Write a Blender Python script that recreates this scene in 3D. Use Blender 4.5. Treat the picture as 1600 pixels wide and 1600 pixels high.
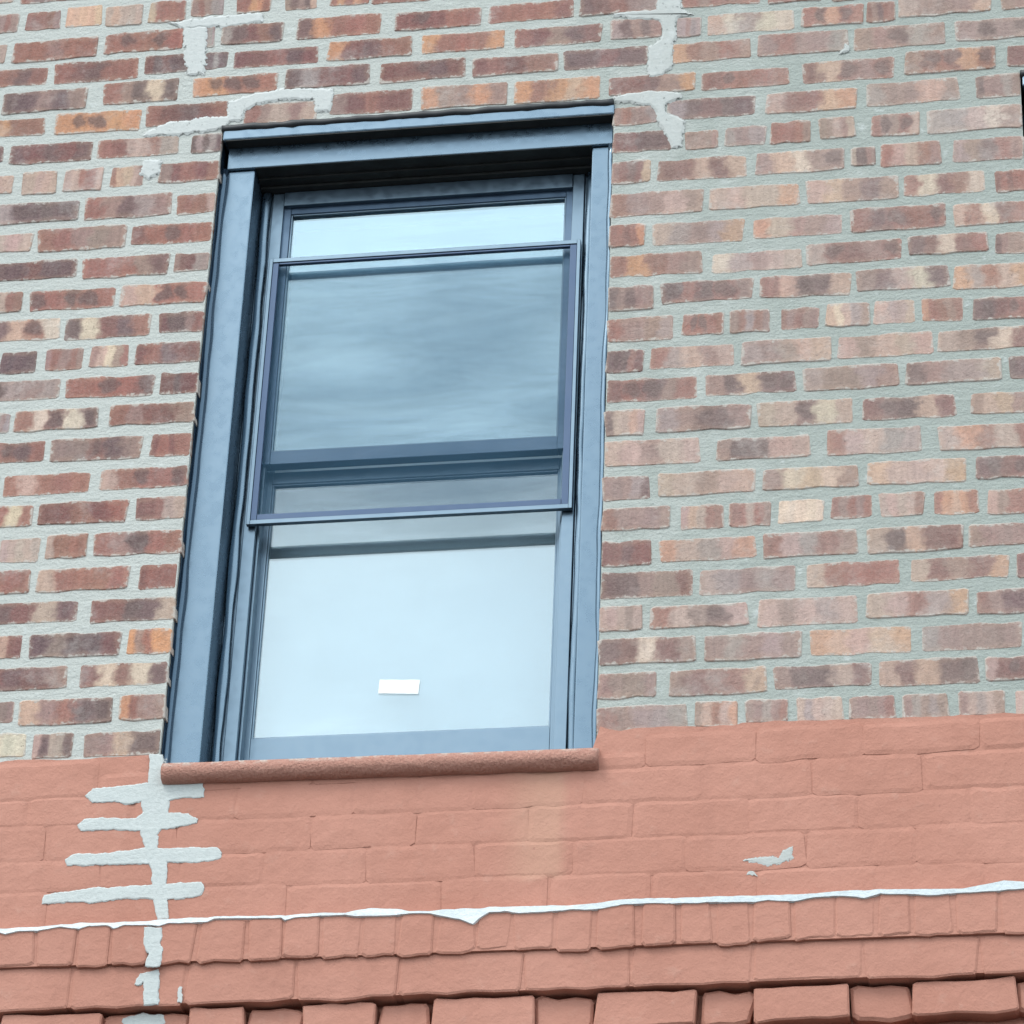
import bpy, bmesh, math, random
from mathutils import Vector, Matrix, noise
random.seed(7)
for o in list(bpy.data.objects): bpy.data.objects.remove(o)
SC = bpy.context.scene
COL = SC.collection

# ------------------------------------------------------------------ camera
PITCH, YAW, ROLL = map(math.radians, (31.6, 10.3, 2.5))
fwd = Vector((-math.sin(YAW)*math.cos(PITCH), math.cos(YAW)*math.cos(PITCH), math.sin(PITCH)))
right = Vector((math.cos(YAW), math.sin(YAW), 0)); up = right.cross(fwd)
r2 = math.cos(ROLL)*right + math.sin(ROLL)*up
u2 = -math.sin(ROLL)*right + math.cos(ROLL)*up
cam = bpy.data.cameras.new('camera'); cam.sensor_width = 36; cam.lens = 36*5500/1600
cam.clip_start = .1; cam.clip_end = 2000
co = bpy.data.objects.new('camera', cam); COL.objects.link(co)
co.matrix_world = Matrix(((r2.x, u2.x, -fwd.x, 1.145), (r2.y, u2.y, -fwd.y, -6.3), (r2.z, u2.z, -fwd.z, 1.6), (0, 0, 0, 1)))
SC.camera = co

# ------------------------------------------------------------------ light: bright broken overcast, sun soft from upper left
SUN_EL, SUN_AZ = 52, 40          # degrees; azimuth towards the left of the street
W = bpy.data.worlds.new('World'); SC.world = W; W.use_nodes = True
nt = W.node_tree; nt.nodes.clear()
def N(nt, t, **k):
    n = nt.nodes.new(t)
    for a, b in k.items(): setattr(n, a, b)
    return n
out = N(nt, 'ShaderNodeOutputWorld'); bg = N(nt, 'ShaderNodeBackground')
sky = N(nt, 'ShaderNodeTexSky', sky_type='NISHITA', sun_disc=False)
sky.sun_elevation = math.radians(SUN_EL); sky.sun_rotation = math.radians(180+SUN_AZ)
sky.air_density = 1.0; sky.dust_density = 2.0; sky.altitude = 10
tc = N(nt, 'ShaderNodeTexCoord'); mp = N(nt, 'ShaderNodeMapping'); mp.inputs['Scale'].default_value = (1, 1, 2.2)
mp.inputs['Location'].default_value = (.35, .2, .1)
cn = N(nt, 'ShaderNodeTexNoise'); cn.inputs['Scale'].default_value = 3.0; cn.inputs['Detail'].default_value = 6; cn.inputs['Roughness'].default_value = .55
cr = N(nt, 'ShaderNodeMapRange', interpolation_type='SMOOTHSTEP'); cr.inputs['From Min'].default_value = .36; cr.inputs['From Max'].default_value = .62
cr.inputs['To Min'].default_value = .58; cr.inputs['To Max'].default_value = .95
mx = N(nt, 'ShaderNodeMix', data_type='RGBA'); mx.inputs['B'].default_value = (18.6, 20.9, 22.3, 1)
L = nt.links.new
L(tc.outputs['Generated'], mp.inputs['Vector']); L(mp.outputs[0], cn.inputs['Vector']); L(cn.outputs['Fac'], cr.inputs['Value'])
L(cr.outputs[0], mx.inputs['Factor']); L(sky.outputs[0], mx.inputs['A']); L(mx.outputs['Result'], bg.inputs['Color'])
bg.inputs['Strength'].default_value = .1; L(bg.outputs[0], out.inputs['Surface'])
sl = bpy.data.lights.new('sun', 'SUN'); sl.energy = 1.3; sl.angle = math.radians(20); sl.color = (1, .96, .9)
so = bpy.data.objects.new('sun', sl); COL.objects.link(so)
se, sa = math.radians(SUN_EL), math.radians(SUN_AZ)
sd = Vector((-math.cos(se)*math.sin(sa), -math.cos(se)*math.cos(sa), math.sin(se)))   # towards the sun
so.rotation_euler = sd.to_track_quat('Z', 'Y').to_euler()
SC.view_settings.view_transform = 'Standard'; SC.view_settings.look = 'None'
SC.view_settings.gamma = 1; SC.view_settings.use_curve_mapping = False
SC.view_settings.exposure = 0.42
SC.render.engine = 'CYCLES'

# ------------------------------------------------------------------ helpers
def link(name, me, mat=None, parent=None, loc=None):
    o = bpy.data.objects.new(name, me); COL.objects.link(o)
    if mat and me: me.materials.append(mat)
    if parent: o.parent = parent
    if loc: o.location = loc
    return o
def empty(name, loc, label, cat, group=None):
    o = bpy.data.objects.new(name, None); COL.objects.link(o); o.location = loc
    o.empty_display_size = .1; o['label'] = label; o['category'] = cat
    if group: o['group'] = group
    return o
class MB:
    """collects shapes of ONE part"""
    def __init__(s): s.v = []; s.f = []; s.cover = None
    def add(s, vs, fs):
        b = len(s.v); s.v += [tuple(v) for v in vs]; s.f += [tuple(b+i for i in f) for f in fs]
    def box(s, x0, x1, y0, y1, z0, z1, bev=0):
        if bev <= 0:
            s.add([(x0,y0,z0),(x1,y0,z0),(x1,y1,z0),(x0,y1,z0),(x0,y0,z1),(x1,y0,z1),(x1,y1,z1),(x0,y1,z1)],
                  [(0,3,2,1),(4,5,6,7),(0,1,5,4),(1,2,6,5),(2,3,7,6),(3,0,4,7)]); return
        b = bmesh.new(); bmesh.ops.create_cube(b, size=1)
        for v in b.verts: v.co = ((x0+x1)/2+v.co.x*(x1-x0), (y0+y1)/2+v.co.y*(y1-y0), (z0+z1)/2+v.co.z*(z1-z0))
        bmesh.ops.bevel(b, geom=b.edges[:], offset=min(bev, .45*min(x1-x0, y1-y0, z1-z0)), segments=2, affect='EDGES', profile=.5)
        b.verts.index_update(); s.add([v.co[:] for v in b.verts], [[v.index for v in f.verts] for f in b.faces]); b.free()
    def prism(s, poly, y0, y1):
        """outline in x,z (any winding), from front y0 to back y1"""
        a = sum(p[0]*q[1]-q[0]*p[1] for p, q in zip(poly, poly[1:]+poly[:1]))
        if a < 0: poly = poly[::-1]
        n = len(poly)
        s.add([(x, y0, z) for x, z in poly]+[(x, y1, z) for x, z in poly],
              [tuple(range(n)), tuple(range(2*n-1, n-1, -1))]+[(i, n+i, n+(i+1) % n, (i+1) % n) for i in range(n)])
    def pad(s, poly, y0, y1, bev, grow=0):
        """like prism, its front edge sloped by bev so that it dies into the surface behind"""
        a = sum(p[0]*q[1]-q[0]*p[1] for p, q in zip(poly, poly[1:]+poly[:1]))
        if a < 0: poly = poly[::-1]
        n = len(poly); inner = []; outer = []; s.cover = (s.cover or [])+[1.0]*n+[0.0]*n
        for i in range(n):
            p, q = poly[i-1], poly[(i+1) % n]; dx, dz = q[0]-p[0], q[1]-p[1]; l = math.hypot(dx, dz) or 1
            outer.append((poly[i][0]+dz/l*grow, poly[i][1]-dx/l*grow))
            inner.append((outer[i][0]-dz/l*bev, outer[i][1]+dx/l*bev))
        s.add([(x, y0, z) for x, z in inner]+[(x, y1, z) for x, z in outer],
              [tuple(range(n))]+[(i, n+i, n+(i+1) % n, (i+1) % n) for i in range(n)])
    def tube(s, pts, rad, seg=7, squash=1.0):
        """pts along the tube, rad a number or list; squash flattens in y"""
        rs = rad if isinstance(rad, list) else [rad]*len(pts); vs = []; fs = []
        for i, p in enumerate(pts):
            d = (Vector(pts[min(i+1, len(pts)-1)])-Vector(pts[max(i-1, 0)])).normalized()
            a = d.cross(Vector((0, 1, 0))).normalized(); b = d.cross(a)
            for k in range(seg):
                t = 2*math.pi*k/seg; q = Vector(p)+a*math.cos(t)*rs[i]+b*math.sin(t)*rs[i]*squash; vs.append(q)
        for i in range(len(pts)-1):
            for k in range(seg): fs.append((i*seg+k, i*seg+(k+1) % seg, (i+1)*seg+(k+1) % seg, (i+1)*seg+k))
        fs.append(tuple(range(seg))[::-1]); fs.append(tuple((len(pts)-1)*seg+k for k in range(seg)))
        s.add(vs, fs)
    def build(s, name, mat, parent=None, smooth=False, loc=None):
        me = bpy.data.meshes.new(name); me.from_pydata(s.v, [], s.f); me.update()
        if s.cover:
            a = me.attributes.new('cover', 'FLOAT', 'POINT'); a.data.foreach_set('value', s.cover)
        if smooth:
            for p in me.polygons: p.use_smooth = True
        return link(name, me, mat, parent, loc)

# ------------------------------------------------------------------ materials
def mat(name):
    m = bpy.data.materials.new(name); m.use_nodes = True; t = m.node_tree
    return m, t, t.nodes['Principled BSDF'], t.links.new
def noise_node(t, scale, detail=4, rough=.55, vec=None, dist=0):
    n = N(t, 'ShaderNodeTexNoise'); n.inputs['Scale'].default_value = scale; n.inputs['Detail'].default_value = detail
    n.inputs['Roughness'].default_value = rough; n.inputs['Distortion'].default_value = dist
    if vec: t.links.new(vec, n.inputs['Vector'])
    return n
def mrange(t, val, a, b, c=0, d=1, smooth=True):
    n = N(t, 'ShaderNodeMapRange'); n.interpolation_type = 'SMOOTHSTEP' if smooth else 'LINEAR'
    for k, v in (('From Min', a), ('From Max', b), ('To Min', c), ('To Max', d)): n.inputs[k].default_value = v
    t.links.new(val, n.inputs['Value']); return n.outputs[0]
def math_node(t, op, a, b=None, c=None):
    n = N(t, 'ShaderNodeMath', operation=op)
    for i, v in enumerate((a, b, c)):
        if v is None: continue
        if isinstance(v, (int, float)): n.inputs[i].default_value = v
        else: t.links.new(v, n.inputs[i])
    return n.outputs[0]
def mixc(t, fac, a, b, blend='MIX'):
    n = N(t, 'ShaderNodeMix', data_type='RGBA', blend_type=blend)
    for k, v in (('Factor', fac), ('A', a), ('B', b)):
        if isinstance(v, (int, float)): n.inputs[k].default_value = v
        elif isinstance(v, tuple): n.inputs[k].default_value = (*v, 1)
        else: t.links.new(v, n.inputs[k])
    return n.outputs['Result']
def bump(t, height, strength, dist, bsdf):
    b = N(t, 'ShaderNodeBump'); b.inputs['Strength'].default_value = strength; b.inputs['Distance'].default_value = dist
    t.links.new(height, b.inputs['Height']); t.links.new(b.outputs[0], bsdf.inputs['Normal']); return b
def pos(t): return N(t, 'ShaderNodeNewGeometry').outputs['Position']

MORTAR_C = (.44, .49, .48)
def brick_material():
    m, t, B, L = mat('fired_brick'); P = pos(t)
    uv = N(t, 'ShaderNodeUVMap'); uv.uv_map = 'UVMap'; sp = N(t, 'ShaderNodeSeparateXYZ'); L(uv.outputs[0], sp.inputs[0])
    wob = noise_node(t, 24, 4, .5, P); wob2 = noise_node(t, 14, 2, .5, P)
    du = math_node(t, 'MULTIPLY', math_node(t, 'SUBTRACT', wob.outputs['Fac'], .5), .38)
    dv = math_node(t, 'MULTIPLY', math_node(t, 'SUBTRACT', wob2.outputs['Fac'], .5), .9)
    u = math_node(t, 'ADD', sp.outputs[0], du); v = math_node(t, 'ADD', sp.outputs[1], dv)
    a = [N(t, 'ShaderNodeAttribute', attribute_type='GEOMETRY', attribute_name='tone%d' % i) for i in range(5)]
    col = a[0].outputs['Color']
    for i in range(1, 5):
        col = mixc(t, mrange(t, u, i/5-.06, i/5+.055), col, a[i].outputs['Color'])
    # fired dark spots, one per fifth of the brick's face, strength in the alpha of that tone
    spot = None
    for i in range(5):
        x = math_node(t, 'DIVIDE', math_node(t, 'SUBTRACT', u, (i+.5)/5), .105)
        y = math_node(t, 'DIVIDE', math_node(t, 'SUBTRACT', v, .58), .4)
        d = math_node(t, 'SQRT', math_node(t, 'ADD', math_node(t, 'MULTIPLY', x, x), math_node(t, 'MULTIPLY', y, y)))
        s = math_node(t, 'MULTIPLY', mrange(t, d, .55, 1.2, 1, 0), a[i].outputs['Alpha'])
        spot = s if spot is None else math_node(t, 'MAXIMUM', spot, s)
    col = mixc(t, math_node(t, 'MULTIPLY', spot, .75), col, (.088, .055, .056))
    # grain, streaks along the draw direction, burnt specks
    g = noise_node(t, 260, 3, .6, P)
    col = mixc(t, mrange(t, g.outputs['Fac'], .3, .75, 0, .24), col, (.3, .235, .2))
    mpn = N(t, 'ShaderNodeMapping'); mpn.inputs['Scale'].default_value = (75, 20, 14); L(P, mpn.inputs['Vector'])
    st = noise_node(t, 1, 3, .6, mpn.outputs[0])
    col = mixc(t, 1.0, col, mixc(t, mrange(t, st.outputs['Fac'], .3, .7), (.88, .87, .87), (1.1, 1.09, 1.08)), 'MULTIPLY')
    bl = noise_node(t, 24, 5, .65, P)
    col = mixc(t, mrange(t, bl.outputs['Fac'], .6, .74, 0, .45), col, (.12, .075, .07))
    # mortar smeared over arrises, lime bloom
    e = math_node(t, 'MINIMUM', math_node(t, 'MINIMUM', sp.outputs[1], math_node(t, 'SUBTRACT', 1, sp.outputs[1])),
        math_node(t, 'MULTIPLY', 3.2, math_node(t, 'MINIMUM', sp.outputs[0], math_node(t, 'SUBTRACT', 1, sp.outputs[0]))))
    en = noise_node(t, 55, 5, .7, P)
    pit = noise_node(t, 210, 2, .5, P); col = mixc(t, mrange(t, pit.outputs['Fac'], .66, .74, 0, .55), col, (.07, .045, .042))
    rim = mrange(t, math_node(t, 'ADD', e, math_node(t, 'MULTIPLY', math_node(t, 'SUBTRACT', wob2.outputs['Fac'], .5), .5)), .04, .26, .34, 0)
    col = mixc(t, rim, col, mixc(t, .5, col, (.46, .30, .21)))      # arrises fired paler than the face
    e2 = math_node(t, 'ADD', e, math_node(t, 'MULTIPLY', math_node(t, 'SUBTRACT', en.outputs['Fac'], .5), -.72))
    col = mixc(t, mrange(t, e2, -.02, .09, .78, 0), col, (.43, .40, .36))
    lime = noise_node(t, 7, 5, .7, P)
    col = mixc(t, mrange(t, lime.outputs['Fac'], .5, .75, 0, .4), col, (.44, .41, .385))
    ps = N(t, 'ShaderNodeSeparateXYZ'); L(P, ps.inputs[0])
    dust = noise_node(t, 13, 5, .7, P)
    dk = math_node(t, 'MULTIPLY', mrange(t, ps.outputs[0], -.5, .75, .05, .24), mrange(t, dust.outputs['Fac'], .3, .7, .55, 1.3))
    col = mixc(t, dk, col, (.40, .325, .285))
    L(col, B.inputs['Base Color']); B.inputs['Roughness'].default_value = .88; B.inputs['Specular IOR Level'].default_value = .25
    hb = noise_node(t, 120, 6, .65, P)
    hh = math_node(t, 'ADD', math_node(t, 'MULTIPLY', bl.outputs['Fac'], 1.4), hb.outputs['Fac'])
    bump(t, hh, .6, .005, B)
    return m
def mortar_material(name, c, c2, bstr=.7, feather=0):
    m, t, B, L = mat(name); P = pos(t)
    n1 = noise_node(t, 9, 6, .65, P); n2 = noise_node(t, 150, 4, .6, P); n3 = noise_node(t, 32, 5, .6, P)
    s = N(t, 'ShaderNodeSeparateXYZ'); L(P, s.inputs[0])   # newer, lighter pointing to the left, older and greener to the right
    col = mixc(t, mrange(t, math_node(t, 'ADD', math_node(t, 'MULTIPLY', s.outputs[0], .35), n1.outputs['Fac']), .25, .85), c2, c)
    col = mixc(t, mrange(t, n2.outputs['Fac'], .3, .72, 0, .2), col, (.28, .32, .32))
    col = mixc(t, mrange(t, n3.outputs['Fac'], .57, .75, 0, .45), col, (.54, .56, .55))
    L(col, B.inputs['Base Color']); B.inputs['Roughness'].default_value = .93; B.inputs['Specular IOR Level'].default_value = .2
    mpn = N(t, 'ShaderNodeMapping'); mpn.inputs['Scale'].default_value = (22, 22, 60); L(P, mpn.inputs['Vector'])
    n4 = noise_node(t, 1, 5, .65, mpn.outputs[0])
    bump(t, math_node(t, 'ADD', math_node(t, 'MULTIPLY', n4.outputs['Fac'], 1.5), n2.outputs['Fac']), bstr, .008, B)
    if feather:       # the smear thins out and breaks up towards its rim
        at = N(t, 'ShaderNodeAttribute', attribute_type='GEOMETRY', attribute_name='cover')
        f1 = noise_node(t, 90, 5, .7, P)
        k = math_node(t, 'ADD', at.outputs['Fac'], math_node(t, 'MULTIPLY', math_node(t, 'SUBTRACT', f1.outputs['Fac'], .5), feather))
        L(mrange(t, k, .3, .62), B.inputs['Alpha'])
    return m
def masonry_paint():
    m, t, B, L = mat('terracotta_masonry_paint'); P = pos(t)
    n1 = noise_node(t, 2.2, 4, .6, P); n2 = noise_node(t, 28, 5, .65, P); n3 = noise_node(t, 210, 3, .6, P)
    col = mixc(t, mrange(t, n1.outputs['Fac'], .3, .7), (.372, .166, .118), (.425, .202, .148))
    col = mixc(t, mrange(t, n2.outputs['Fac'], .56, .8, 0, .4), col, (.46, .265, .205))
    # a repainted, yellower rectangle under the window's right side
    s = N(t, 'ShaderNodeSeparateXYZ'); L(P, s.inputs[0]); wb = math_node(t, 'MULTIPLY', math_node(t, 'SUBTRACT', n2.outputs['Fac'], .5), .03)
    x = math_node(t, 'ADD', s.outputs[0], wb); z = math_node(t, 'ADD', s.outputs[2], wb)
    k = math_node(t, 'MULTIPLY', math_node(t, 'MULTIPLY', mrange(t, x, -.02, .09), mrange(t, x, .12, .15, 1, 0)), mrange(t, z, 4.655, 4.68))
    col = mixc(t, math_node(t, 'MULTIPLY', k, .33), col, (.47, .30, .205))
    L(col, B.inputs['Base Color']); B.inputs['Roughness'].default_value = .75; B.inputs['Specular IOR Level'].default_value = .3
    mp = N(t, 'ShaderNodeMapping'); mp.inputs['Scale'].default_value = (16, 16, 2.2); L(P, mp.inputs['Vector'])
    rain = noise_node(t, 1, 5, .65, mp.outputs[0])
    col = mixc(t, mrange(t, rain.outputs['Fac'], .5, .78, 0, .42), col, (.32, .145, .105))
    n5 = noise_node(t, 75, 3, .6, P); col = mixc(t, mrange(t, n5.outputs['Fac'], .68, .76, 0, .5), col, (.30, .135, .10))
    L(col, B.inputs['Base Color'])
    lump = noise_node(t, 11, 4, .6, P)
    h = math_node(t, 'ADD', math_node(t, 'ADD', math_node(t, 'MULTIPLY', n2.outputs['Fac'], 1.2), math_node(t, 'MULTIPLY', n3.outputs['Fac'], .5)), math_node(t, 'MULTIPLY', lump.outputs['Fac'], 3.0))
    bump(t, h, .4, .005, B)
    return m
def gloss_paint(name, c, rough=.3, wob=.18, tint=(.55, .82, 1), ior=2.5):
    """dark gloss enamel: its faces take their brightness from the sky they mirror"""
    m, t, B, L = mat(name); P = pos(t)
    n1 = noise_node(t, 5, 1, .5, P); n2 = noise_node(t, 45, 3, .5, P)
    L(mixc(t, mrange(t, n1.outputs['Fac'], .3, .7), tuple(v*.92 for v in c), tuple(v*1.06 for v in c)), B.inputs['Base Color'])
    L(mrange(t, n2.outputs['Fac'], .3, .7, rough-.05, rough+.07), B.inputs['Roughness'])
    B.inputs['IOR'].default_value = ior; B.inputs['Specular Tint'].default_value = (*tint, 1)
    bump(t, n1.outputs['Fac'], wob, .01, B)
    return m
def glass_material(name, refl, wob, tint, stretch=(3, 3, 9)):
    """coated insulating glass: a mirror-like coat over a clear pane"""
    m, t, B, L = mat(name); t.nodes.remove(B); P = pos(t); o = t.nodes['Material Output']
    g = N(t, 'ShaderNodeBsdfGlossy'); g.inputs['Roughness'].default_value = .02; g.inputs['Color'].default_value = (*tint, 1)
    tr = N(t, 'ShaderNodeBsdfTransparent'); tr.inputs['Color'].default_value = (.76, .82, .85, 1)
    mp = N(t, 'ShaderNodeMapping'); mp.inputs['Scale'].default_value = stretch; L(P, mp.inputs['Vector'])
    n = noise_node(t, 1, 3, .5, mp.outputs[0]); b = N(t, 'ShaderNodeBump'); b.inputs['Strength'].default_value = 1; b.inputs['Distance'].default_value = wob
    L(n.outputs['Fac'], b.inputs['Height']); L(b.outputs[0], g.inputs['Normal'])
    mix = N(t, 'ShaderNodeMixShader'); mix.inputs[0].default_value = refl
    L(tr.outputs[0], mix.inputs[1]); L(g.outputs[0], mix.inputs[2]); L(mix.outputs[0], o.inputs['Surface'])
    return m
def screen_material():
    m, t, B, L = mat('insect_mesh'); t.nodes.remove(B); o = t.nodes['Material Output']; P = pos(t)
    d = N(t, 'ShaderNodeBsdfDiffuse'); d.inputs['Color'].default_value = (.055, .12, .185, 1)
    tr = N(t, 'ShaderNodeBsdfTransparent'); mix = N(t, 'ShaderNodeMixShader')
    mp = N(t, 'ShaderNodeMapping'); mp.inputs['Scale'].default_value = (2.4, 1, 13); L(P, mp.inputs['Vector'])
    n = noise_node(t, 1, 5, .6, mp.outputs[0], .6)
    L(mrange(t, n.outputs['Fac'], .3, .72, .13, .25), mix.inputs[0])
    L(tr.outputs[0], mix.inputs[1]); L(d.outputs[0], mix.inputs[2]); L(mix.outputs[0], o.inputs['Surface'])
    return m
def plain(name, c, rough=.6, nz=0, amt=.15, spec=.4):
    m, t, B, L = mat(name)
    if nz:
        n = noise_node(t, nz, 5, .6, pos(t))
        L(mixc(t, mrange(t, n.outputs['Fac'], .3, .7), tuple(v*(1-amt) for v in c), tuple(v*(1+amt) for v in c)), B.inputs['Base Color'])
        bump(t, n.outputs['Fac'], .3, .004, B)
    else: B.inputs['Base Color'].default_value = (*c, 1)
    B.inputs['Roughness'].default_value = rough; B.inputs['Specular IOR Level'].default_value = spec
    return m
def sill_material():
    m, t, B, L = mat('painted_rough_stone'); P = pos(t)
    n = noise_node(t, 170, 4, .65, P); n2 = noise_node(t, 40, 5, .7, P)
    col = mixc(t, mrange(t, n.outputs['Fac'], .3, .7), (.37, .175, .13), (.44, .23, .175))
    s = N(t, 'ShaderNodeSeparateXYZ'); L(P, s.inputs[0])      # paint worn off along the upper arris
    k = math_node(t, 'MULTIPLY', mrange(t, s.outputs[2], 4.935, 4.955), mrange(t, n2.outputs['Fac'], .47, .57))
    col = mixc(t, math_node(t, 'MULTIPLY', k, .85), col, (.5, .44, .38))
    L(col, B.inputs['Base Color']); B.inputs['Roughness'].default_value = .9
    bump(t, math_node(t, 'ADD', n.outputs['Fac'], math_node(t, 'MULTIPLY', n2.outputs['Fac'], 1.2)), .9, .008, B)
    return m
M = dict(brick=brick_material(), mortar=mortar_material('grey_mortar', (.305, .328, .298), (.435, .445, .415), .45),
         patch=mortar_material('pale_patch_mortar', (.40, .41, .388), (.475, .485, .468), .15, 3.2),
         white=mortar_material('white_sealant', (.56, .61, .625), (.70, .73, .74), .25),
         ladder=mortar_material('fresh_repair_mortar', (.385, .41, .395), (.47, .495, .48), .25, 1.8),
         paint=masonry_paint(), sill=sill_material(),
         casing=gloss_paint('blue_grey_casing_paint', (.016, .028, .042), .3, .02, (.56, .77, .95), 2.7),
         frame=gloss_paint('window_frame_coating', (.016, .026, .04), .33, .012, (.62, .83, 1), 2.85),
         navy=gloss_paint('navy_screen_coating', (.018, .03, .06), .35, .01, (.5, .68, 1), 1.95),
         sash=gloss_paint('mesh_dimmed_sash_coating', (.014, .024, .042), .33, .012, (.52, .74, 1), 2.25),  # frame coating made darker: the screen's dimming put into the colour
         caulk=gloss_paint('dark_glossy_sealant', (.01, .018, .03), .22, .5, (.5, .75, 1), 1.9),
         soffit_black=plain('soffit_shade_black', (.016, .018, .018), .6, 20, .3, .3), black=plain('bead_black', (.012, .014, .017), .5),  # first: black for the head's undersides, their shade put into the colour
         glass=glass_material('coated_glass', .225, .0003, (.89, .98, .99)), glass2=glass_material('coated_glass_wavy', .30, .0004, (.74, .93, 1), (2, 2, 16)),
         screen=screen_material(), room=plain('room_plaster', (.25, .25, .24)), blind=plain('white_shade_cloth', (.66, .68, .68), .8, 6, .04), sticker=plain('white_paper_label', (.74, .77, .77), .5, 60, .06),
         pave=plain('concrete_pavement', (.13, .128, .122), .9, 3), road=plain('asphalt', (.05, .05, .052), .9, 8), kerb=plain('granite_kerb', (.28, .27, .26), .8, 20))

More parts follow.
